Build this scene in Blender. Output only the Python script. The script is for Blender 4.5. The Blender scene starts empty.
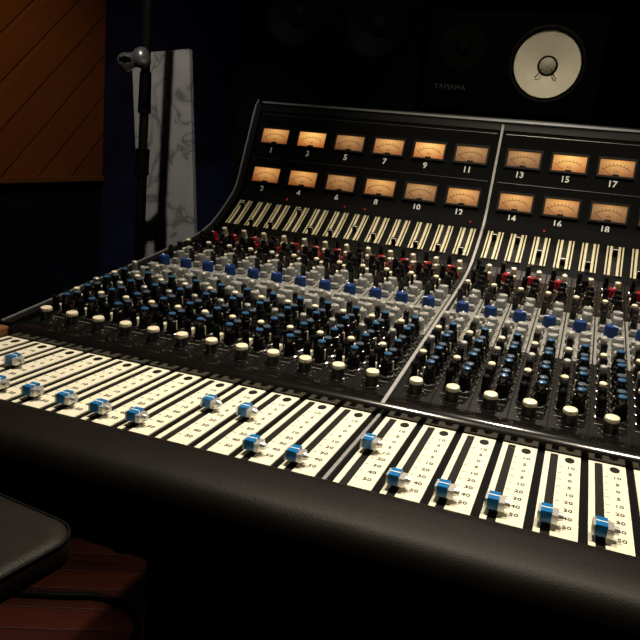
import bpy, bmesh, math, random
from mathutils import Matrix, Vector
random.seed(7)
C=bpy.context.scene.collection
P=.0445; G=.0103; H=1.08
# ------------------------------------------------------------------ materials
def nodes(m):
    m.use_nodes=True; nt=m.node_tree; return nt,nt.nodes,nt.links,nt.nodes['Principled BSDF']
def mat(name,col,rough=.5,metal=0,var=.12,scale=40,bump=0,bscale=300,coat=0,spec=.5,crease=0):
    m=bpy.data.materials.new(name); nt,N,L,b=nodes(m)
    tc=N.new('ShaderNodeTexCoord'); nz=N.new('ShaderNodeTexNoise'); nz.inputs['Scale'].default_value=scale; nz.inputs['Detail'].default_value=4
    L.new(tc.outputs['Object'],nz.inputs['Vector'])
    r=N.new('ShaderNodeValToRGB'); r.color_ramp.elements[0].position=.3; r.color_ramp.elements[1].position=.7
    r.color_ramp.elements[0].color=(*[c*(1-var) for c in col],1); r.color_ramp.elements[1].color=(*[min(1,c*(1+var)) for c in col],1)
    L.new(nz.outputs['Fac'],r.inputs['Fac']); L.new(r.outputs['Color'],b.inputs['Base Color'])
    b.inputs['Roughness'].default_value=rough; b.inputs['Metallic'].default_value=metal
    b.inputs['Coat Weight'].default_value=coat; b.inputs['Specular IOR Level'].default_value=spec
    if bump:
        v=N.new('ShaderNodeTexVoronoi'); v.inputs['Scale'].default_value=bscale; L.new(tc.outputs['Object'],v.inputs['Vector'])
        bp=N.new('ShaderNodeBump'); bp.inputs['Strength'].default_value=bump; bp.inputs['Distance'].default_value=.001
        L.new(v.outputs['Distance'],bp.inputs['Height']); L.new(bp.outputs['Normal'],b.inputs['Normal'])
        if crease:
            mp=N.new('ShaderNodeMapping'); mp.inputs['Scale'].default_value=(10,22,22); L.new(tc.outputs['Object'],mp.inputs['Vector'])
            n2=N.new('ShaderNodeTexNoise'); n2.inputs['Scale'].default_value=1; n2.inputs['Detail'].default_value=3; n2.inputs['Distortion'].default_value=.8; L.new(mp.outputs[0],n2.inputs['Vector'])
            b2=N.new('ShaderNodeBump'); b2.inputs['Strength'].default_value=crease; b2.inputs['Distance'].default_value=.006
            L.new(n2.outputs['Fac'],b2.inputs['Height']); L.new(b2.outputs['Normal'],bp.inputs['Normal'])
    return m
def glow(name,top,bot,strength):
    m=bpy.data.materials.new(name); nt,N,L,b=nodes(m)
    tc=N.new('ShaderNodeTexCoord'); mp=N.new('ShaderNodeVectorMath'); mp.operation='MULTIPLY'; mp.inputs[1].default_value=(22,31,0)
    off=N.new('ShaderNodeVectorMath'); off.operation='SUBTRACT'; off.inputs[1].default_value=(0,.013,0)
    L.new(tc.outputs['Object'],off.inputs[0]); L.new(off.outputs[0],mp.inputs[0])
    ln=N.new('ShaderNodeVectorMath'); ln.operation='LENGTH'; L.new(mp.outputs[0],ln.inputs[0])
    r=N.new('ShaderNodeValToRGB'); r.color_ramp.elements[0].color=(*top,1); r.color_ramp.elements[1].color=(*bot,1)
    r.color_ramp.elements[0].position=.06; r.color_ramp.elements[1].position=.95
    L.new(ln.outputs['Value'],r.inputs['Fac']); L.new(r.outputs['Color'],b.inputs['Emission Color'])
    b.inputs['Emission Strength'].default_value=strength; b.inputs['Base Color'].default_value=(.11,.075,.038,1); b.inputs['Roughness'].default_value=.6
    return m
def wood(name,c1,c2,w,ang,axes=('Y','Z'),rough=.45,groove=.05):
    m=bpy.data.materials.new(name); nt,N,L,b=nodes(m)
    tc=N.new('ShaderNodeTexCoord'); s=N.new('ShaderNodeSeparateXYZ'); L.new(tc.outputs['Object'],s.inputs[0])
    def M(op,a,bb=None):
        n=N.new('ShaderNodeMath'); n.operation=op
        for i,v in enumerate((a,bb)):
            if v is None: continue
            if isinstance(v,(int,float)): n.inputs[i].default_value=v
            else: L.new(v,n.inputs[i])
        return n.outputs[0]
    a,z=s.outputs[axes[0]],s.outputs[axes[1]]
    u=M('ADD',M('MULTIPLY',a,math.cos(ang)),M('MULTIPLY',z,math.sin(ang)))     # along the board
    v=M('DIVIDE',M('SUBTRACT',M('MULTIPLY',z,math.cos(ang)),M('MULTIPLY',a,math.sin(ang))),w)
    fl=M('FLOOR',v); fr=M('FRACT',v)
    cb=N.new('ShaderNodeCombineXYZ'); L.new(M('MULTIPLY',u,2.5),cb.inputs[0]); L.new(M('MULTIPLY',v,w*45),cb.inputs[1]); L.new(M('MULTIPLY',fl,7.3),cb.inputs[2])
    nz=N.new('ShaderNodeTexNoise'); nz.inputs['Scale'].default_value=1.6; nz.inputs['Detail'].default_value=6; L.new(cb.outputs[0],nz.inputs['Vector'])
    wn=N.new('ShaderNodeTexWhiteNoise'); wn.noise_dimensions='1D'; L.new(fl,wn.inputs['W'])
    fac=M('ADD',M('MULTIPLY',nz.outputs['Fac'],.7),M('MULTIPLY',wn.outputs['Value'],.3))
    r=N.new('ShaderNodeValToRGB'); r.color_ramp.elements[0].position=.3; r.color_ramp.elements[1].position=.75
    r.color_ramp.elements[0].color=(*c1,1); r.color_ramp.elements[1].color=(*c2,1); L.new(fac,r.inputs['Fac'])
    g=M('MULTIPLY',M('GREATER_THAN',fr,groove),M('LESS_THAN',fr,1.0))
    mx=N.new('ShaderNodeMixRGB'); mx.inputs[1].default_value=(c1[0]*.15,c1[1]*.15,c1[2]*.15,1); L.new(g,mx.inputs[0]); L.new(r.outputs['Color'],mx.inputs[2])
    L.new(mx.outputs[0],b.inputs['Base Color']); b.inputs['Roughness'].default_value=rough
    bp=N.new('ShaderNodeBump'); bp.inputs['Strength'].default_value=.4; bp.inputs['Distance'].default_value=.003; L.new(g,bp.inputs['Height']); L.new(bp.outputs['Normal'],b.inputs['Normal'])
    return m
def marble(name):
    m=bpy.data.materials.new(name); nt,N,L,b=nodes(m)
    tc=N.new('ShaderNodeTexCoord'); n1=N.new('ShaderNodeTexNoise'); n1.inputs['Scale'].default_value=7; n1.inputs['Detail'].default_value=8; n1.inputs['Distortion'].default_value=.9
    L.new(tc.outputs['Object'],n1.inputs['Vector'])
    r=N.new('ShaderNodeValToRGB'); e=r.color_ramp.elements; e[0].position=.38; e[0].color=(.48,.47,.46,1); e[1].position=.64; e[1].color=(.52,.51,.50,1)
    k=e.new(.5); k.color=(.20,.20,.20,1)
    k=e.new(.475); k.color=(.45,.44,.43,1)
    k=e.new(.53); k.color=(.43,.42,.41,1)
    L.new(n1.outputs['Fac'],r.inputs['Fac']); L.new(r.outputs['Color'],b.inputs['Base Color']); b.inputs['Roughness'].default_value=.4
    return m
black=mat('black_metal',(.003,.003,.0035),.5,0,.2,60,spec=.15)
panelblk=mat('meter_panel_black',(.0015,.0015,.0018),.6,0,.2,60,spec=.06)
charcoal=mat('charcoal_panel',(.013,.012,.011),.25,.5,.3,80,spec=.5)
midgrey=mat('grey_panel',(.24,.235,.22),.36,.3,.15,80,spec=.5)
gloss=mat('gloss_black',(.008,.007,.0065),.16,.3,.2,20,coat=.6)
trimblk=mat('trim_black',(.0025,.0025,.003),.4,0,.2,60,spec=.12)
silver=mat('silver_trim',(.28,.275,.27),.5,.5,.1,120)
edgegrey=mat('edge_silver',(.20,.20,.205),.48,.5,.1,120)
alu=mat('aluminium',(.74,.73,.70),.30,.7,.1,120)
chrome=mat('chrome',(.80,.79,.77),.14,1,.05,50)
clampm=mat('clamp_metal',(.50,.50,.49),.30,.8,.1,50)
cream=mat('cream_enamel',(.86,.81,.65),.35,0,.04,60)
yellowcream=mat('aged_cream',(.72,.63,.39),.45,0,.06,60)
creamcap=mat('cream_cap',(.76,.69,.51),.30,0,.06,90)
ink=mat('black_ink',(.006,.005,.004),.6,spec=.15)
print_ink=mat('printed_ink',(.03,.026,.02),.6,spec=.15)
white=mat('white_paint',(.95,.94,.90),.5)
dimwhite=mat('printed_white',(.30,.29,.27),.5)
faint=mat('faint_print',(.020,.020,.021),.5)
kblack=mat('knob_black',(.005,.005,.006),.15,0,.2,90)
kgrey=mat('knob_grey',(.34,.34,.33),.28,.3,.15,90)
kdgrey=mat('knob_dark_grey',(.035,.034,.033),.3,0,.15,90)
kblue=mat('knob_blue',(.010,.037,.15),.25,0,.15,90)
kblue2=mat('cap_blue',(.012,.17,.46),.2,0,.12,90)
kmuted=mat('cap_muted_blue',(.025,.085,.19),.22,0,.12,90)
kslate=mat('cap_slate_blue',(.060,.085,.125),.22,0,.15,90)
kred=mat('knob_red',(.30,.007,.016),.22,0,.15,90)
leather=mat('black_leather',(.0052,.0034,.0026),.48,0,.25,30,.14,900,spec=.14,crease=.12)
seatleather=mat('seat_leather',(.0105,.0070,.0056),.5,0,.25,30,.25,700,spec=.2)
fabric=mat('navy_fabric',(.010,.014,.048),.95,0,.3,8,.3,260,spec=.1)
darkwall=mat('dark_wall',(.007,.010,.024),.9,0,.3,6,.2,160,spec=.1)
ceilm=mat('dark_ceiling',(.012,.011,.011),.9,0,.2,5,spec=.1)
spkbox=mat('speaker_black_veneer',(.0010,.0010,.0011),.7,0,.3,30,spec=.02)
conew=mat('white_cone_paper',(.84,.78,.64),.7,0,.05,60)
coneg=mat('grey_dust_cap',(.42,.39,.32),.6,0,.08,60)
coned=mat('dark_cone',(.011,.0105,.011),.6,0,.2,40,spec=.15)
bigbox=mat('main_cabinet_grey',(.004,.004,.0044),.7,0,.3,30,spec=.08)
rubber=mat('black_rubber',(.0025,.0025,.0025),.6,0,.2,60,spec=.1)
tweetm=mat('tweeter_black',(.0016,.0016,.0016),.7,0,.2,60,spec=.04)
castiron=mat('matt_cast_iron',(.0020,.0014,.0012),.9,0,.2,60,spec=0)
steel=mat('stand_black_steel',(.012,.0115,.011),.3,.3,.2,60)
foam=mat('dark_foam',(.004,.004,.004),.95,0,.2,120,.3,600,spec=.05)
led=mat('red_indicator',(.35,.008,.008),.3)
led.node_tree.nodes['Principled BSDF'].inputs['Emission Color'].default_value=(1,.03,.02,1); led.node_tree.nodes['Principled BSDF'].inputs['Emission Strength'].default_value=.15
woodpanel=wood('diagonal_wood_boards',(.23,.068,.014),(.33,.104,.023),.13,math.radians(40),groove=.035)
woodtrim=wood('wood_trim',(.20,.08,.022),(.36,.16,.05),5,0,('Y','X'))
floorm=wood('red_wood_floor',(.018,.003,.0016),(.066,.0125,.0055),.075,math.radians(24),('X','Y'),.40,.05)
marb=marble('marble')
gl_hi=glow('meter_glow_bright',(1,.55,.15),(.36,.085,.012),1.15)
gl_md=glow('meter_glow_medium',(.95,.46,.13),(.25,.066,.011),.88)
gl_lo=glow('meter_glow_dim',(.72,.36,.12),(.18,.055,.012),.70)
# ------------------------------------------------------------------ mesh helpers
class MB:
    def __init__(s): s.v=[];s.f=[];s.m=[]
    def add(s,vs,fs,m=0,M=None):
        o=len(s.v)
        for v in vs:
            v=Vector(v); s.v.append(tuple(M@v if M else v))
        for f in fs: s.f.append([o+i for i in f]); s.m.append(m)
        return s
    def box(s,x0,x1,y0,y1,z0,z1,m=0,M=None):
        vs=[(x,y,z) for z in (z0,z1) for y in (y0,y1) for x in (x0,x1)]
        return s.add(vs,[(0,2,3,1),(4,5,7,6),(0,1,5,4),(2,6,7,3),(0,4,6,2),(1,3,7,5)],m,M)
    def lathe(s,pr,n=20,ms=0,M=None,flute=0):
        vs=[];k=len(pr)
        for i in range(n):
            a=2*math.pi*i/n; q=1-(flute if i%2 else 0)
            for r,z in pr: vs.append((r*q*math.cos(a),r*q*math.sin(a),z))
        o=len(s.v)
        for v in vs: s.v.append(tuple(M@Vector(v) if M else v))
        for i in range(n):
            j=(i+1)%n
            for t in range(k-1):
                s.f.append([o+i*k+t,o+j*k+t,o+j*k+t+1,o+i*k+t+1]); s.m.append(ms if isinstance(ms,int) else ms[t])
        if pr[-1][0]>1e-6: s.f.append([o+i*k+k-1 for i in range(n)]); s.m.append(ms if isinstance(ms,int) else ms[-1])
        if pr[0][0]>1e-6: s.f.append([o+i*k for i in range(n)][::-1]); s.m.append(ms if isinstance(ms,int) else ms[0])
        return s
    def openlathe(s,pr,n=20,m=0,M=None):          # surface of revolution without end caps
        o=len(s.v); k=len(pr)
        for i in range(n):
            a=2*math.pi*i/n
            for r,z in pr:
                v=Vector((r*math.cos(a),r*math.sin(a),z)); s.v.append(tuple(M@v if M else v))
        for i in range(n):
            j=(i+1)%n
            for t in range(k-1): s.f.append([o+i*k+t,o+j*k+t,o+j*k+t+1,o+i*k+t+1]); s.m.append(m)
        return s
    def cyl(s,a,b,r0,r1=None,n=16,m=0):
        a,b=Vector(a),Vector(b); d=b-a; q=d.to_track_quat('Z','Y').to_matrix().to_4x4(); M=Matrix.Translation(a)@q
        return s.lathe([(r0,0),(r1 if r1 is not None else r0,d.length)],n,m,M)
    def ext(s,poly,x0,x1,m=0,caps=True):
        n=len(poly); vs=[(x0,y,z) for y,z in poly]+[(x1,y,z) for y,z in poly]
        fs=[(i,(i+1)%n,n+(i+1)%n,n+i) for i in range(n)]
        if caps: fs+=[tuple(range(n))[::-1],tuple(range(n,2*n))]
        return s.add(vs,fs,m)
    def strip(s,pts,x0,x1,h,m=0):          # band of height h laid along a (y,z) curve
        up=[];
        for i,(y,z) in enumerate(pts):
            a=pts[max(0,i-1)];b=pts[min(len(pts)-1,i+1)]; t=Vector((b[0]-a[0],b[1]-a[1])).normalized()
            up.append((y-t.y*h,z+t.x*h))
        return s.ext(list(pts)+up[::-1],x0,x1,m)
    def tube(s,pts,r,n=10,m=0):
        pts=[Vector(p) for p in pts]; o=len(s.v); k=len(pts)
        for i,p in enumerate(pts):
            t=(pts[min(k-1,i+1)]-pts[max(0,i-1)]).normalized(); q=t.to_track_quat('Z','Y')
            for j in range(n):
                a=2*math.pi*j/n; s.v.append(tuple(p+q@Vector((r*math.cos(a),r*math.sin(a),0))))
        for i in range(k-1):
            for j in range(n):
                s.f.append([o+i*n+j,o+i*n+(j+1)%n,o+(i+1)*n+(j+1)%n,o+(i+1)*n+j]); s.m.append(m)
        s.f.append([o+j for j in range(n)][::-1]); s.m.append(m); s.f.append([o+(k-1)*n+j for j in range(n)]); s.m.append(m)
        return s
    def mesh(s,me,M,m=0):
        return s.add([v.co for v in me.vertices],[tuple(p.vertices) for p in me.polygons],m,M)
    def cabinet(s,x0,x1,y0,y1,z0,z1,holes,depth=.05,m=0):       # box whose front (y0) has round driver cut-outs
        vs=[(x,y,z) for z in (z0,z1) for y in (y0,y1) for x in (x0,x1)]
        s.add(vs,[(0,2,3,1),(4,5,7,6),(2,6,7,3),(0,4,6,2),(1,3,7,5)],m)
        bm=bmesh.new(); loops=[[(x0,z0),(x1,z0),(x1,z1),(x0,z1)]]
        for cx,cz,r in holes: loops.append([(cx+r*math.cos(2*math.pi*k/48),cz+r*math.sin(2*math.pi*k/48)) for k in range(48)])
        ed=[]
        for lp in loops:
            q=[bm.verts.new((x,y0,z)) for x,z in lp]
            for i in range(len(q)): ed.append(bm.edges.new((q[i],q[(i+1)%len(q)])))
        bmesh.ops.triangle_fill(bm,use_beauty=True,use_dissolve=False,edges=ed)
        bm.verts.index_update(); s.add([v.co for v in bm.verts],[tuple(v.index for v in f.verts) for f in bm.faces],m); bm.free()
        for cx,cz,r in holes:
            Mx=Matrix.Translation((cx,y0,cz))@Matrix.Rotation(math.radians(90),4,'X')
            s.openlathe([(r,0),(r,-depth),(0,-depth)],48,m,Mx)
        return s
    def data(s,name,mats,smooth=35):
        me=bpy.data.meshes.new(name); me.from_pydata(s.v,[],s.f)
        for q in (mats if isinstance(mats,(list,tuple)) else [mats]): me.materials.append(q)
        for p,i in zip(me.polygons,s.m): p.material_index=i
        bm=bmesh.new(); bm.from_mesh(me); bmesh.ops.recalc_face_normals(bm,faces=bm.faces); bm.to_mesh(me); bm.free()
        if smooth:
            for p in me.polygons: p.use_smooth=True
            me.set_sharp_from_angle(angle=math.radians(smooth))
        return me
W={}
def put(name,me,parent=None,loc=(0,0,0),rot=(0,0,0),local=False,label=None,bevel=0):
    o=bpy.data.objects.new(name,me); C.objects.link(o); o.rotation_mode='ZYX'; o.rotation_euler=rot
    loc=Vector(loc)
    if parent is not None:
        o.parent=parent; o.location=loc if local else loc-W.get(parent.name,Vector())
    else: o.location=loc
    W[o.name]=loc if not local else Vector()
    if label: o['label']=label
    if bevel:
        b=o.modifiers.new('Bevel','BEVEL'); b.width=bevel; b.segments=3; b.limit_method='ANGLE'; b.harden_normals=False
    return o
def thing(name,label,cat,loc=(0,0,0),group=None,me=None,rot=(0,0,0),bevel=0):
    o=put(name,me,None,loc,rot,bevel=bevel); o['label']=label; o['category']=cat
    if group: o['group']=group
    return o
def struct(name,me):
    o=put(name,me); o['kind']='structure'; return o
_tc={}
def text(s,size,ax='CENTER',off=0,sp=1.0):
    k=(s,size,ax,off,sp)
    if k in _tc: return _tc[k]
    cu=bpy.data.curves.new('t','FONT'); cu.body=s; cu.size=size; cu.align_x=ax; cu.align_y='CENTER'; cu.resolution_u=2; cu.extrude=.0001; cu.offset=off; cu.space_character=sp
    o=bpy.data.objects.new('t',cu); C.objects.link(o); dg=bpy.context.evaluated_depsgraph_get(); dg.update()
    me=bpy.data.meshes.new_from_object(o.evaluated_get(dg)); bpy.data.objects.remove(o); _tc[k]=me; return me
# ------------------------------------------------------------------ console profile
prof=[(.790,.789),(1.20,.8443),(1.27,.8545),(1.32,.8628),(1.36,.8725),(1.395,.8855),(1.43,.9060),(1.46,.9262),(1.485,.9450),(1.4965,.9562),(1.5050,.9685),(1.5115,.9815),(1.576,1.140)]
def surf(y):
    for (a,b),(c,d) in zip(prof,prof[1:]):
        if y<=c or c==prof[-1][0]:
            t=(y-a)/(c-a); return b+t*(d-b),math.atan2(d-b,c-a)
def curve(y0,y1):
    pts=[(y0,surf(y0)[0])]+[q for q in prof if y0<q[0]<y1]+[(y1,surf(y1)[0])]; return pts
WX=24*P+G
def xc(i): return (i+.5)*P+(G if i>=12 else 0)
root=thing('mixing_console','large black analogue mixing console with cream fader strips and glowing orange meters','mixing console',(WX/2,1.3,0))
FZ=.780
top=[(1.576,1.140),(1.579,1.150),(1.586,1.158),(1.60,1.163)]
body=[(.575,.715),(.575,FZ),(.788,FZ),(.788,.787)]+prof+top[1:]+[(1.97,1.163),(1.97,.67),(.85,.67)]
put('console_body',MB().ext(body,0,WX).data('console_body',panelblk,50),root)
put('base_cabinet',MB().box(.10,WX-.10,1.0,1.9,0,.70).data('base_cabinet',black,0),root,bevel=.006)
# padded armrest: flat top, soft nose, deep front
ar=[(.583,.786),(.576,.789),(.565,.7895),(.545,.7890),(.528,.7865),(.517,.782),(.509,.773),(.505,.759),(.504,.735),(.507,.715),(.515,.700),(.530,.694),(.583,.694)]
put('armrest',MB().ext(ar,-.035,WX+.035).data('armrest',leather,60),root,label='padded black leather armrest along the front')
# front lip rail, top trim, bay divider, cheeks
put('front_rail',MB().ext([(.784,FZ),(.784,.789),(.788,.7935),(.800,.7955),(.816,.7968),(.820,.7940)],0,WX).data('front_rail',gloss,40),root,label='glossy black rail behind the faders')
tt=put('top_trim',MB().strip([(1.5755,1.139)]+top+[(1.615,1.163)],-.003,WX+.003,.002).data('top_trim',trimblk,60),root)
put('edge_highlight',MB().strip([(1.5790,1.1560),(1.5835,1.1602)],-.003,WX+.003,.0012).data('edge_highlight',edgegrey,60),tt,label='thin pale strip as painted highlight along the top edge')  # pale strip stands in for the highlight on the rounded lip
dv=MB(); dx=12*P+G/2
dv.strip([(.79,.790)]+prof[1:]+top[1:2],dx-.0023,dx+.0023,.0045); put('bay_divider',dv.data('bay_divider',silver,50),root,label='brushed silver strip between the two bays')
put('fader_divider',MB().box(dx-.0018,dx+.0018,.584,.785,FZ,FZ+.003).data('fader_divider',silver,0),root)
for sx,x0,x1 in ((-1,-.016,-.001),(1,WX+.001,WX+.016)):
    edge=[(.79,.798)]+[(y-.004,z+.008) for y,z in prof[1:]]+[(y,z+.004) for y,z in top[1:]]
    ck=put('end_cheek',MB().ext(edge+[(1.97,1.167),(1.97,.66),(.79,.66)],x0,x1).data('end_cheek',black,50),root)
    ex=x0-.001 if sx<0 else x1-.003
    put('edge_trim',MB().strip(edge[:-1],ex,ex+.004,.002).data('edge_trim',edgegrey,60),ck,label='thin silver edge strip')
    wx0,wx1=(-.034,-.001) if sx<0 else (WX+.001,WX+.034)
    put('wood_end_block',MB().box(wx0,wx1,.584,.789,.74,.794).data('wood_end_block',woodtrim,0),root,bevel=.003,label='brown wood end block')
# ------------------------------------------------------------------ knob meshes (origin on the panel, +z away from it)
def knob_cream():
    b=MB().lathe([(.0108,0),(.0105,.003),(.0086,.0035),(.0080,.015),(.0083,.0155),(.0083,.0182),(.0076,.0200),(.004,.0207),(0,.0208)],24,[3,1,0,1,2,2,2,2],flute=.0)
    b.box(-.0006,.0006,.0084,.0102,.003,.0034,2); return b.data('knob',[kdgrey,kblack,creamcap,chrome])
def knob_black(cap,r=.0084,h=.030,line=creamcap):
    b=MB().lathe([(r*1.36,0),(r*1.34,.0034),(r*1.06,.0042),(r*.92,h*.66),(r*.70,h*.68),(r*.66,h*.96),(r*.58,h),(0,h*1.02)],24,[3,3,0,0,0,1,1],flute=.05)
    b.box(-.0009,.0009,r*.80,r*1.0,h*.15,h*.685,2); return b.data('knob',[kblack,cap,line,chrome])
def knob_small(cap,body=kblack,h=.0264):
    b=MB().lathe([(.0070,0),(.0068,.0024),(.0050,.0028),(.0046,h*.8),(.0048,h*.82),(.0048,h*.95),(.0037,h*.995),(0,h)],18,[1,1,0,0,2,2,2]); return b.data('knob',[body,chrome,cap])
def knob_colour(c,r=.0088,h=.015):
    b=MB().lathe([(r*1.2,0),(r*1.18,.0022),(r,.0025),(r*.92,h*.85),(r*.8,h),(0,h*1.02)],22,[1,1,0,0,0],flute=.05)
    b.box(-.0007,.0007,r*.2,r*.92,h*.98,h*1.04,2); return b.data('knob',[c,alu,white])
def button(c,sx,sy,h):
    b=MB().box(-sx,sx,-sy,sy,.001,h,0).box(-sx*1.25,sx*1.25,-sy*1.25,sy*1.25,0,.0015,1); return b.data('push_button',[c,kblack],0)
KM={'cream':knob_cream(),'blk':knob_black(kslate,.0084,.028),'blkb':knob_black(kmuted,.0084,.032),'blkk':knob_black(kblack,.0084,.026),
    'spale':knob_small(creamcap,kblack,.024),'sblk':knob_small(kblack),'salu':knob_small(alu,kgrey),
    'blue':knob_colour(kblue,.0106,.019),'grey':knob_colour(kgrey,.0088,.018),'red':knob_colour(kred,.0080,.017),'whit':knob_colour(creamcap,.0056,.017)}
BT={'c':button(creamcap,.0026,.0050,.009),'g':button(kgrey,.0054,.0050,.009),'s':button(kdgrey,.0036,.0036,.005),'r':button(kred,.0038,.0038,.009)}
LAB={'cream':'cream-capped rotary knob','blue':'dark blue rotary knob','red':'deep red rotary knob','blkb':'black knob with blue cap','grey':'grey rotary knob','whit':'cream rotary knob','spale':'small cream-topped knob','salu':'small silver knob'}
# (y, x offset, kind): rows that run straight across every channel
layout=[(.838,0,'cream'),(.872,.009,'blkb'),(.872,-.011,'sblk'),(.896,.009,'blk'),(.896,-.011,'sblk'),(.920,.009,'blkb'),(.920,-.011,'spale'),(.944,.009,'blk'),(.944,-.011,'sblk'),(.968,.009,'blkb'),(.968,-.011,'salu'),
        (.992,.009,'blk'),(.992,-.011,'sblk'),(1.016,.009,'blkb'),(1.016,-.011,'spale'),
        (1.046,.009,'grey'),(1.046,-.011,'sblk'),(1.074,.009,'grey'),(1.074,-.011,'salu'),(1.102,.009,'grey'),(1.150,.0,'blue'),(1.192,.009,'grey'),(1.192,-.012,'sblk'),
        (1.222,.009,'grey'),(1.222,-.011,'sblk'),(1.254,.009,'blkk'),(1.254,-.011,'spale'),(1.282,.009,'blkk'),(1.308,.009,'blkk'),(1.308,-.010,'sblk'),(1.338,.0,'red'),(1.368,.009,'whit'),(1.368,-.010,'sblk')]
blay=[(.884,-.011,'c'),(.908,-.011,'s'),(.932,-.011,'c'),(.956,-.011,'s'),(.980,-.011,'c'),(1.004,-.011,'s'),(1.031,-.011,'g'),(1.060,-.011,'g'),(1.088,.009,'g'),(1.100,-.011,'g'),(1.124,-.011,'g'),(1.124,.010,'g'),(1.172,.010,'g'),(1.172,-.011,'g'),(1.207,-.011,'g'),(1.207,.010,'g'),(1.240,-.011,'c'),(1.280,-.011,'c'),(1.324,-.013,'c'),(1.324,.013,'r'),(1.352,-.013,'s'),(1.352,.012,'c')]
# module face: thin plate following the profile with printed ticks, one mesh shared by all strips
def module_face():
    b=MB(); w=.0213
    for y0,y1,m in ((.821,1.030,0),(1.032,1.234,1),(1.236,1.392,0)): b.strip(curve(y0,y1),-w,w,.0012,m)
    for y,x,k in layout:
        if k in ('spale','sblk','salu'): continue
        z,a=surf(y); M=Matrix.Translation((x,y,z+.0012))@Matrix.Rotation(a,4,'X')
        for t in range(5):
            q=M@Matrix.Rotation(math.radians(-120+t*60),4,'Z'); b.box(-.0004,.0004,.0122,.0136,0,.0003,2,q)
    for y0 in (.854,1.131,1.268):
        z,a=surf(y0); M=Matrix.Translation((0,y0,z+.0012))@Matrix.Rotation(a,4,'X'); b.box(-.017,.017,-.0003,.0003,0,.0003,2,M)
    return b.data('channel_strip',[charcoal,midgrey,dimwhite],0)
face=module_face()
# small fader on the upper slope
S0,S1=1.412,1.480
sfm=MB().strip(curve(S0,S1),-.0150,-.0125,.0025,0).strip(curve(S0,S1),-.0095,-.0050,.0025,0).strip(curve(S0,S1),.0050,.0095,.0025,0).strip(curve(S0,S1),.0125,.0150,.0025,0).strip(curve(S0,S1),-.0150,.0150,.0010,1)
sf=sfm.data('small_fader',[yellowcream,ink],40)
scap=MB().box(-.0045,.0045,-.004,.004,0,.010,0).box(-.0045,.0045,-.0006,.0006,.010,.0104,1).data('small_fader_cap',[kblack,white],0)
ledm=MB().lathe([(.0022,0),(.0022,.0015),(.0014,.0026),(0,.003)],14,0).data('indicator_light',led)
# ------------------------------------------------------------------ long fader strips
pl=MB(); y0,y1=.586,.781
xa,sl0,sl1,xb=-.0192,-.0134,-.0054,.0172
pl.box(xa,sl0,y0,y1,0,.0016); pl.box(sl1,xb,y0,y1,0,.0016); pl.box(sl0,sl1,y0,y0+.004,0,.0016); pl.box(sl0,sl1,y1-.003,y1,0,.0016)
plate=pl.data('fader_strip',[cream],0)
slotm=MB().box(sl0,sl1,y0+.004,y1-.003,0,.0006).data('fader_slot',ink,0)
sc=MB()
for k,s in enumerate(['10','5','0','5','10','20','30','40','50']):
    yy=.746-k*.0168
    sc.mesh(text(s,.0084,'CENTER',.00012),Matrix.Translation((.0078,yy,.0018))); sc.box(-.0044,-.0004,yy-.00035,yy+.00035,.0016,.0018)
sc.lathe([(.0050,.0016),(.0049,.0020),(0,.0020)],24,1,Matrix.Translation((.0062,.767,0))@Matrix.Scale(1.5,4,(0,1,0)))
scale=sc.data('scale_marking',[print_ink,ink],0)
fc=MB()
fc.box(-.0012,.0012,-.004,.004,0,.008,2)                      # stem in the slot
fc.box(-.0066,.0030,-.0082,.0082,.006,.0158,0)                # blue grip
fc.box(-.0067,.0031,-.0007,.0007,.006,.0161,1)                # white index line
fc.box(-.0088,-.0066,-.0080,.0080,.0055,.0148,3)              # silver side plates
fc.box(.0030,.0084,-.0076,.0076,.0055,.0135,3)
fc.cyl((.0084,0,.010),(.0126,0,.010),.0040,.0032,14,3)
fcap=fc.data('fader_cap',[kblue2,white,ink,alu],0)
UP={2:.6836,8:.688,9:.687,12:.677,18:.66,21:.685}
NORED={3,7,12,16,20}
rnd=random.Random(3)
for i in range(24):
    x=xc(i)
    st=put('channel_strip',face,root,(x,0,0))
    for y,dx_,k in layout:
        if k=='red' and i in NORED: k='blkk'
        z,a=surf(y); kk=put('rotary_knob',KM[k],st,(x+dx_,y,z+.001),(a,0,rnd.uniform(-2.3,2.3)),label=LAB.get(k))
    for y,dx_,k in blay:
        if k=='r' and i%3==1: k='s'
        z,a=surf(y); put('push_button',BT[k],st,(x+dx_,y,z+.001),(a,0,0))
    f=put('small_fader',sf,root,(x,0,0))
    yy=rnd.choice([1.420,1.420,1.427,1.44,1.465]); z,a=surf(yy); n=Vector((0,-math.sin(a),math.cos(a)))*.002
    put('small_fader_cap',scap,f,Vector((x,yy,z))+n,(a,0,0))
    if i in (2,5,6,11,14,19):
        z,a=surf(1.494); put('indicator_light',ledm,f,(x,1.494,z),(a,0,0),label='small red indicator light')
    fs=put('fader_strip',plate,root,(x,0,FZ+.0002))
    put('fader_slot',slotm,fs,(x,0,FZ+.0002)); put('scale_marking',scale,fs,(x,0,FZ+.0002))
    put('fader_cap',fcap,fs,(x-.0088,UP.get(i,.611+rnd.uniform(-.002,.002)),FZ+.001),label='blue fader cap with silver sides')
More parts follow.
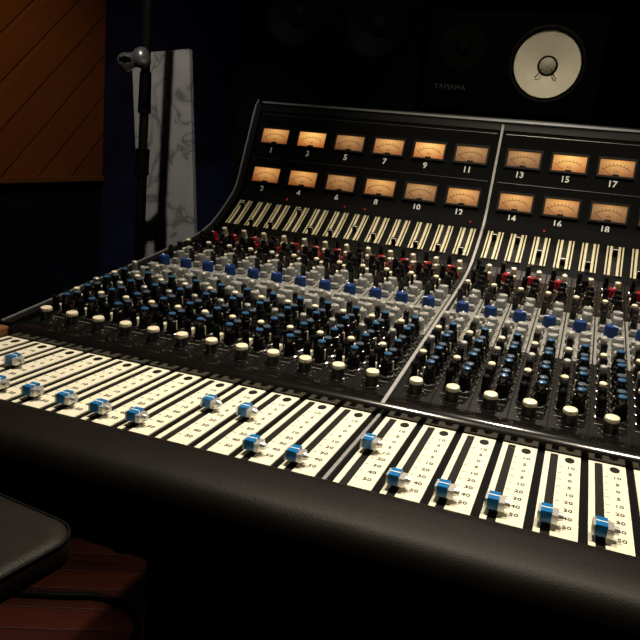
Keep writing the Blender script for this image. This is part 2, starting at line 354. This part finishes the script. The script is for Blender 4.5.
# ------------------------------------------------------------------ level meters
ang=math.atan2(prof[-1][1]-prof[-2][1],prof[-1][0]-prof[-2][0])
mw,mh=.0315,.0168
bz=MB()
for q in ((-mw-.004,mw+.004,mh,mh+.004),(-mw-.004,mw+.004,-mh-.004,-mh),(-mw-.004,-mw,-mh,mh),(mw,mw+.004,-mh,mh)): bz.box(q[0],q[1],q[2],q[3],0,.005)
bezel=bz.data('level_meter',black,0)
mf=MB().box(-mw,mw,-mh,mh,.0005,.0015); facem=[mf.data('meter_face',g,0) for g in (gl_hi,gl_md,gl_lo)]
ms=MB()
for k in range(24):
    a0=math.radians(130-80*k/24);a1=math.radians(130-80*(k+1)/24); c=-.032
    for r0,r1 in ((.0370,.0378),):
        ms.add([(r0*math.cos(a0),c+r0*math.sin(a0),.0018),(r1*math.cos(a0),c+r1*math.sin(a0),.0018),(r1*math.cos(a1),c+r1*math.sin(a1),.0018),(r0*math.cos(a1),c+r0*math.sin(a1),.0018)],[(0,1,2,3)])
    if k%3==0:
        d=Vector((math.cos(a0),math.sin(a0))); n=Vector((-d.y,d.x))*.0004
        p0=d*.0375;p1=d*.042; ms.add([(p0.x+n.x,c+p0.y+n.y,.0018),(p1.x+n.x,c+p1.y+n.y,.0018),(p1.x-n.x,c+p1.y-n.y,.0018),(p0.x-n.x,c+p0.y-n.y,.0018)],[(0,1,2,3)])
ms.mesh(text('VU',.007),Matrix.Translation((0,-.007,.0018)))
mscale=ms.data('meter_scale',ink,0)
nd=MB(); a0=math.radians(131); nd.cyl((.012*math.cos(a0),-.032+.016,.0024),(.040*math.cos(a0),-.032+.040*math.sin(a0),.0024),.0003,.0003,6); nd.box(-.006,.006,-mh,-mh+.004,.0015,.003)
needle=nd.data('needle',ink,0)
hi={3,9,15}; lo={5,6,11,13,10,18}
def on_panel(z): t=(z-prof[-2][1])/(prof[-1][1]-prof[-2][1]); return prof[-2][0]+t*(prof[-1][0]-prof[-2][0])
for j in range(12):
    bx=(0 if j<6 else 12*P+G)+.267+((j%6)-2.5)*.0878
    for r,z in ((0,1.085),(1,1.000)):
        num=2*j+1+r; y=on_panel(z)
        m=put('level_meter',bezel,root,(bx,y,z),(ang,0,0))
        put('meter_face',facem[0 if num in hi else 2 if num in lo else 1],m,(0,0,0),local=True)
        put('meter_scale',mscale,m,local=True); put('needle',needle,m,local=True)
        put('number_label',MB().mesh(text(str(num),.0180,'CENTER',.0004),Matrix()).data('number_label',white,0),m,(-.003,-.0330,.0016),local=True)
for x0,x1 in ((.004,12*P-.004),(12*P+G+.004,WX-.004)):
    b=MB()
    for z in (1.132,1.0365):
        y=on_panel(z); M=Matrix.Translation((0,y,z))@Matrix.Rotation(ang,4,'X'); b.box(x0,x1,-.0006,.0006,0,.0012,0,M)
    put('panel_seam',b.data('panel_seam',kdgrey,0),root)
# ------------------------------------------------------------------ nearfield monitor on pads
Mx=Matrix.Rotation(math.radians(90),4,'X')
def speaker_cone(R,cm,dustm,parent,loc,dust=.35):
    fr=put('woofer',MB().openlathe([(R*1.16,-.001),(R*1.16,.004),(R*1.11,.005),(R*1.06,.003),(R*1.03,.006),(R,.002),(R*.97,-.004)],48,0,Mx).data('woofer',rubber,50),parent,loc)
    put('cone',MB().openlathe([(R*1.0,.002),(R*.7,-.010),(R*dust*.95,-.024)],48,0,Mx).data('cone',cm,60),fr,loc)
    put('dust_cap',MB().openlathe([(R*dust,-.024),(R*dust*.98,-.020),(R*dust*.75,-.013),(R*dust*.35,-.009),(0.0001,-.008)],32,0,Mx).data('dust_cap',dustm,60),fr,loc)
    return fr
MY=1.755; mz=1.185; mx0,mx1=.325,.707
for px in (.40,.63):
    thing('isolation_pad','dark foam pad under the %s end of the monitor on the meter bridge'%('left' if px<.5 else 'right'),'pad',(px,1.85,1.1635),me=MB().box(-.05,.05,-.085,.085,0,.0212).data('isolation_pad',foam,0),bevel=.002)
mon=thing('studio_monitor','small black loudspeaker lying sideways on the console top with white woofer cone','speaker',((mx0+mx1)/2,MY+.1,mz))
wc=(.593,MY-.0005,mz+.108); WR=.0705
put('cabinet',MB().cabinet(mx0,mx1,MY,MY+.199,mz,mz+.215,[(wc[0],wc[2],WR*1.04)]).data('cabinet',spkbox,20),mon)
woof=speaker_cone(WR,conew,coneg,mon,wc,.26)
put('cap_shadow_ring',MB().openlathe([(WR*.26,-.0235),(WR*.29,-.0195),(WR*.315,-.0215)],32,0,Mx).data('cap_shadow_ring',rubber,50),woof,wc,label='dark ring painted in as the shadow around the dust cap')  # dark surface in place of the shade round the cap
for s in (-1,1):
    put('lead_wire',MB().tube([(s*.010,.010,-.008),(s*.016,.005,-.020),(s*.023,.012,-.028)],.0011,8).data('lead_wire',rubber,60),woof,wc)
tw=put('tweeter',MB().lathe([(.052,0),(.052,.003),(.040,.0035),(.022,.001),(.0175,.001)],36,0,Mx).data('tweeter',tweetm,50),mon,(.405,MY-.0005,mz+.135))
put('dome',MB().lathe([(.0175,.001),(.0155,.006),(.009,.0095),(0,.0105)],28,0,Mx).data('dome',tweetm,60),tw,(.405,MY-.0005,mz+.135))
put('name_plate',MB().mesh(text('YAMAHA',.0165,'CENTER',.0002,1.10),Mx).data('name_plate',faint,0),mon,(.385,MY-.0008,mz+.048))
# ------------------------------------------------------------------ big main monitor behind
bm_=thing('main_monitor','large dark floor-standing loudspeaker cabinet with two dark woofers behind the console','speaker',(-.12,2.5,0))
bw=((-.24,2.2995,1.47),(.03,2.2995,1.45))
put('cabinet',MB().cabinet(-.43,.18,2.3,2.75,.0,2.0,[(q[0],q[2],.099) for q in bw]).data('cabinet',bigbox,20),bm_)
for q in bw: speaker_cone(.095,coned,coned,bm_,q,.36)
put('horn',MB().lathe([(.05,0),(.05,.003),(.035,.003),(.012,-.002)],28,0,Mx).data('horn',rubber,50),bm_,(-.1,2.2995,1.72))
# ------------------------------------------------------------------ microphone stand
sx,sy=-.262,1.5
stand=thing('microphone_stand','black microphone stand with silver boom clamp in front of the marbled board','microphone stand',(sx,sy,0))
put('pole',MB().cyl((sx,sy,.012),(sx,sy,1.0),.0120,n=18).cyl((sx,sy,1.0),(sx,sy,1.62),.0105,n=18).data('pole',steel),stand)
put('height_collar',MB().cyl((sx,sy,.97),(sx,sy,1.03),.016,n=18).data('height_collar',rubber),stand)
put('cable_wrap',MB().cyl((sx+.002,sy-.002,1.11),(sx+.002,sy-.002,1.20),.0150,.0130,14).cyl((sx+.006,sy-.012,1.13),(sx+.010,sy-.012,1.165),.010,.008,10).data('cable_wrap',rubber),stand)
# flared clamp barrel, a waist and a wing bolt
cA=Vector((sx-.043,sy-.027,1.214)); cB=Vector((sx+.014,sy-.015,1.233)); d_=cB-cA
cM=Matrix.Translation(cA)@d_.to_track_quat('Z','Y').to_matrix().to_4x4()@Matrix.Scale(1.12,4)
cl=put('boom_clamp',MB().lathe([(.006,-.006),(.014,-.004),(.0180,.002),(.0190,.010),(.0160,.017),(.0150,.024),(.0160,.030),(.0205,.036),(.0210,.046),(.0175,.054),(.008,.058)],26,0,cM).data('boom_clamp',clampm,50),stand,label='silver boom clamp')
put('clamp_screw',MB().cyl((sx-.018,sy-.038,1.221),(sx-.018,sy-.056,1.219),.006,.008,12).box(sx-.030,sx-.006,sy-.060,sy-.056,1.214,1.224).data('clamp_screw',rubber),cl)
put('base',MB().lathe([(.045,0),(.045,.006),(.038,.012),(.018,.016),(.015,.03),(0,.03)],40,0).data('base',castiron),stand,(sx,sy,0))
# ------------------------------------------------------------------ marbled board
bmesh_=MB().box(-.092,.092,-.009,.009,0,1.285).data('marbled_board',marb,0)
thing('marbled_board','grey and white marbled board leaning upright behind the microphone stand','board',(-.300,1.80,.012),me=bmesh_,rot=(math.radians(-3),math.radians(-6.8),0),bevel=.0015)
# ------------------------------------------------------------------ stool in the foreground
sc_=(.190,.280); SZ=.768
stool=thing('stool','dark leather padded seat with rounded corners in front of the console armrest','stool',(sc_[0],sc_[1],0))
def rrect(hw,r,n=8):
    pts=[]
    for cx,cy,a0 in ((hw-r,hw-r,0),(-hw+r,hw-r,90),(-hw+r,-hw+r,180),(hw-r,-hw+r,270)):
        for k in range(n+1): a=math.radians(a0+90*k/n); pts.append((cx+r*math.cos(a),cy+r*math.sin(a)))
    return pts
def slab(levels,r):
    b=MB(); rings=[]
    for hw,z in levels: rings.append([(x,y,z) for x,y in rrect(hw,r)])
    n=len(rings[0]); vs=[v for q in rings for v in q]; fs=[]
    for i in range(len(rings)-1):
        for j in range(n): fs.append((i*n+j,i*n+(j+1)%n,(i+1)*n+(j+1)%n,(i+1)*n+j))
    fs.append(tuple(range(n))[::-1]); fs.append(tuple((len(rings)-1)*n+j for j in range(n))); return b.add(vs,fs)
rz=math.radians(-8)
seat=put('seat',slab([(.178,-.024),(.182,-.021),(.183,-.015),(.183,-.004),(.1815,-.001),(.178,.001),(.172,.0015)],.030).data('seat',seatleather,50),stool,(sc_[0],sc_[1],SZ),(0,0,rz))
rim=[(x,y,-.001) for x,y in rrect(.1825,.0295)]; 
put('piping',MB().tube(rim+[rim[0]],.0014,8).data('piping',rubber,60),seat,(0,0,0),local=True)
put('seat_pan',slab([(.120,-.034),(.140,-.024)],.05).data('seat_pan',black,50),stool,(sc_[0],sc_[1],SZ),(0,0,rz))
put('column',MB().cyl((sc_[0],sc_[1],.06),(sc_[0],sc_[1],SZ-.034),.022,n=18).data('column',chrome),stool)
for k in range(5):
    a=2*math.pi*k/5+.3; put('leg',MB().cyl((sc_[0],sc_[1],.075),(sc_[0]+.24*math.cos(a),sc_[1]+.24*math.sin(a),.03),.018,.012,12).cyl((sc_[0]+.24*math.cos(a),sc_[1]+.24*math.sin(a),0),(sc_[0]+.24*math.cos(a),sc_[1]+.24*math.sin(a),.03),.014,n=12).data('leg',black),stool)
# ------------------------------------------------------------------ floor cable
def smooth(pts,n=10):
    out=[];Q=[Vector(p) for p in pts]
    for i in range(len(Q)-1):
        p0,p1,p2,p3=Q[max(0,i-1)],Q[i],Q[i+1],Q[min(len(Q)-1,i+2)]
        for k in range(n):
            t=k/n; out.append(.5*((2*p1)+(p2-p0)*t+(2*p0-5*p1+4*p2-p3)*t*t+(3*p1-p0-3*p2+p3)*t**3))
    out.append(Q[-1]); return out
thing('cable','black cable looping across the red-brown wood floor beside the console base','cable',(0,0,0),me=MB().tube(smooth([(-.62,1.05,.0085),(-.42,1.17,.0085),(-.27,1.235,.0085),(-.187,1.272,.0085),(-.10,1.266,.0085),(-.045,1.21,.0085),(-.03,1.10,.0085),(-.06,.95,.0085),(-.02,.80,.0085)]),.008).data('cable',rubber,60))
# ------------------------------------------------------------------ room
LX,RX,BY,FY,CZ=-1.36,3.0,2.85,-1.6,2.7
struct('floor',MB().box(LX-.1,RX+.1,FY,BY+.1,-.05,0).data('floor',floorm,0))
struct('ceiling',MB().box(LX-.1,RX+.1,FY,BY+.1,CZ,CZ+.05).data('ceiling',ceilm,0))
struct('wall_back',MB().box(LX-.1,RX+.1,BY,BY+.1,0,CZ).data('wall_back',fabric,0))
struct('wall_left',MB().box(LX-.1,LX,FY,BY,0,CZ).data('wall_left',darkwall,0))
struct('wall_right',MB().box(RX,RX+.1,FY,BY,0,CZ).data('wall_right',darkwall,0))
struct('trim_1',MB().box(LX,LX+.012,FY,2.84,.845,CZ).data('trim_1',woodpanel,0))
struct('trim_2',MB().box(LX,LX+.022,FY,2.84,.825,.845).data('trim_2',woodtrim,0))
struct('baseboard_left',MB().box(LX,LX+.015,FY,BY,0,.09).data('baseboard_left',black,0))
# ------------------------------------------------------------------ lights
def spot(loc,to,power,col,size,blend=.6,r=.05):
    l=bpy.data.lights.new('spot','SPOT'); l.energy=power; l.color=col; l.spot_size=math.radians(size); l.spot_blend=blend; l.shadow_soft_size=r
    o=bpy.data.objects.new('key_and_fill_spot',l); C.objects.link(o); o.location=loc; o.rotation_euler=(Vector(to)-Vector(loc)).to_track_quat('-Z','Y').to_euler()
warm=(1,.88,.68)
spot((.27,1.05,2.55),(.36,.90,.78),116,warm,54,.85,.03)
spot((.95,1.05,2.55),(.85,.90,.78),116,warm,56,.85,.03)
spot((.55,2.3,2.6),(.55,1.1,.80),66,(1,.90,.74),30,.9,.03)  # added fill from behind for glints on the chrome, no real fixture
spot((.50,.3,2.6),(.58,1.75,1.25),64,(1,.88,.66),34,.9)
spot((-.45,1.2,2.5),(-1.36,2.42,1.05),34,(1,.74,.46),46,1)
spot((.14,.6,2.3),(-.36,1.8,1.05),38,(1,.92,.80),34,.8,.015)
spot((-.2,.9,2.5),(-.2,1.02,0),50,warm,14,1)  # added narrow fill to brighten the floor patch, no real fixture
spot((-.1,1.1,2.5),(-.1,2.3,1.45),6,(.95,.94,.95),40,1)  # added weak fill so the dark woofers show, no real fixture
spot((-.5,1.9,2.6),(-.9,2.85,1.2),2.6,(.7,.8,1),50,1)  # added bluish fill to tint the back wall, no real fixture
spot((-.7,1.6,2.5),(-1.36,2.4,.5),4,(.7,.8,1),45,1)  # added bluish fill for the wall below the boards, no real fixture
w=bpy.data.worlds.new('World'); bpy.context.scene.world=w; w.use_nodes=True
w.node_tree.nodes['Background'].inputs[0].default_value=(.5,.6,1,1); w.node_tree.nodes['Background'].inputs[1].default_value=.006
# ------------------------------------------------------------------ camera
R=Matrix(((0.93532,0.34168,0.09185),(0.16448,-0.19008,-0.96789),(-0.31325,0.92039,-0.23399)))
rot=Matrix((R[0],-R[1],-R[2])).transposed()
cd=bpy.data.cameras.new('camera'); cam=bpy.data.objects.new('camera',cd); C.objects.link(cam)
cam.matrix_world=Matrix.Translation((.7218,0,H))@rot.to_4x4()
cd.sensor_fit='HORIZONTAL'; cd.sensor_width=36; cd.lens=731.0/640*36; cd.clip_start=.02
bpy.context.scene.camera=cam
bpy.context.scene.view_settings.view_transform='Standard'
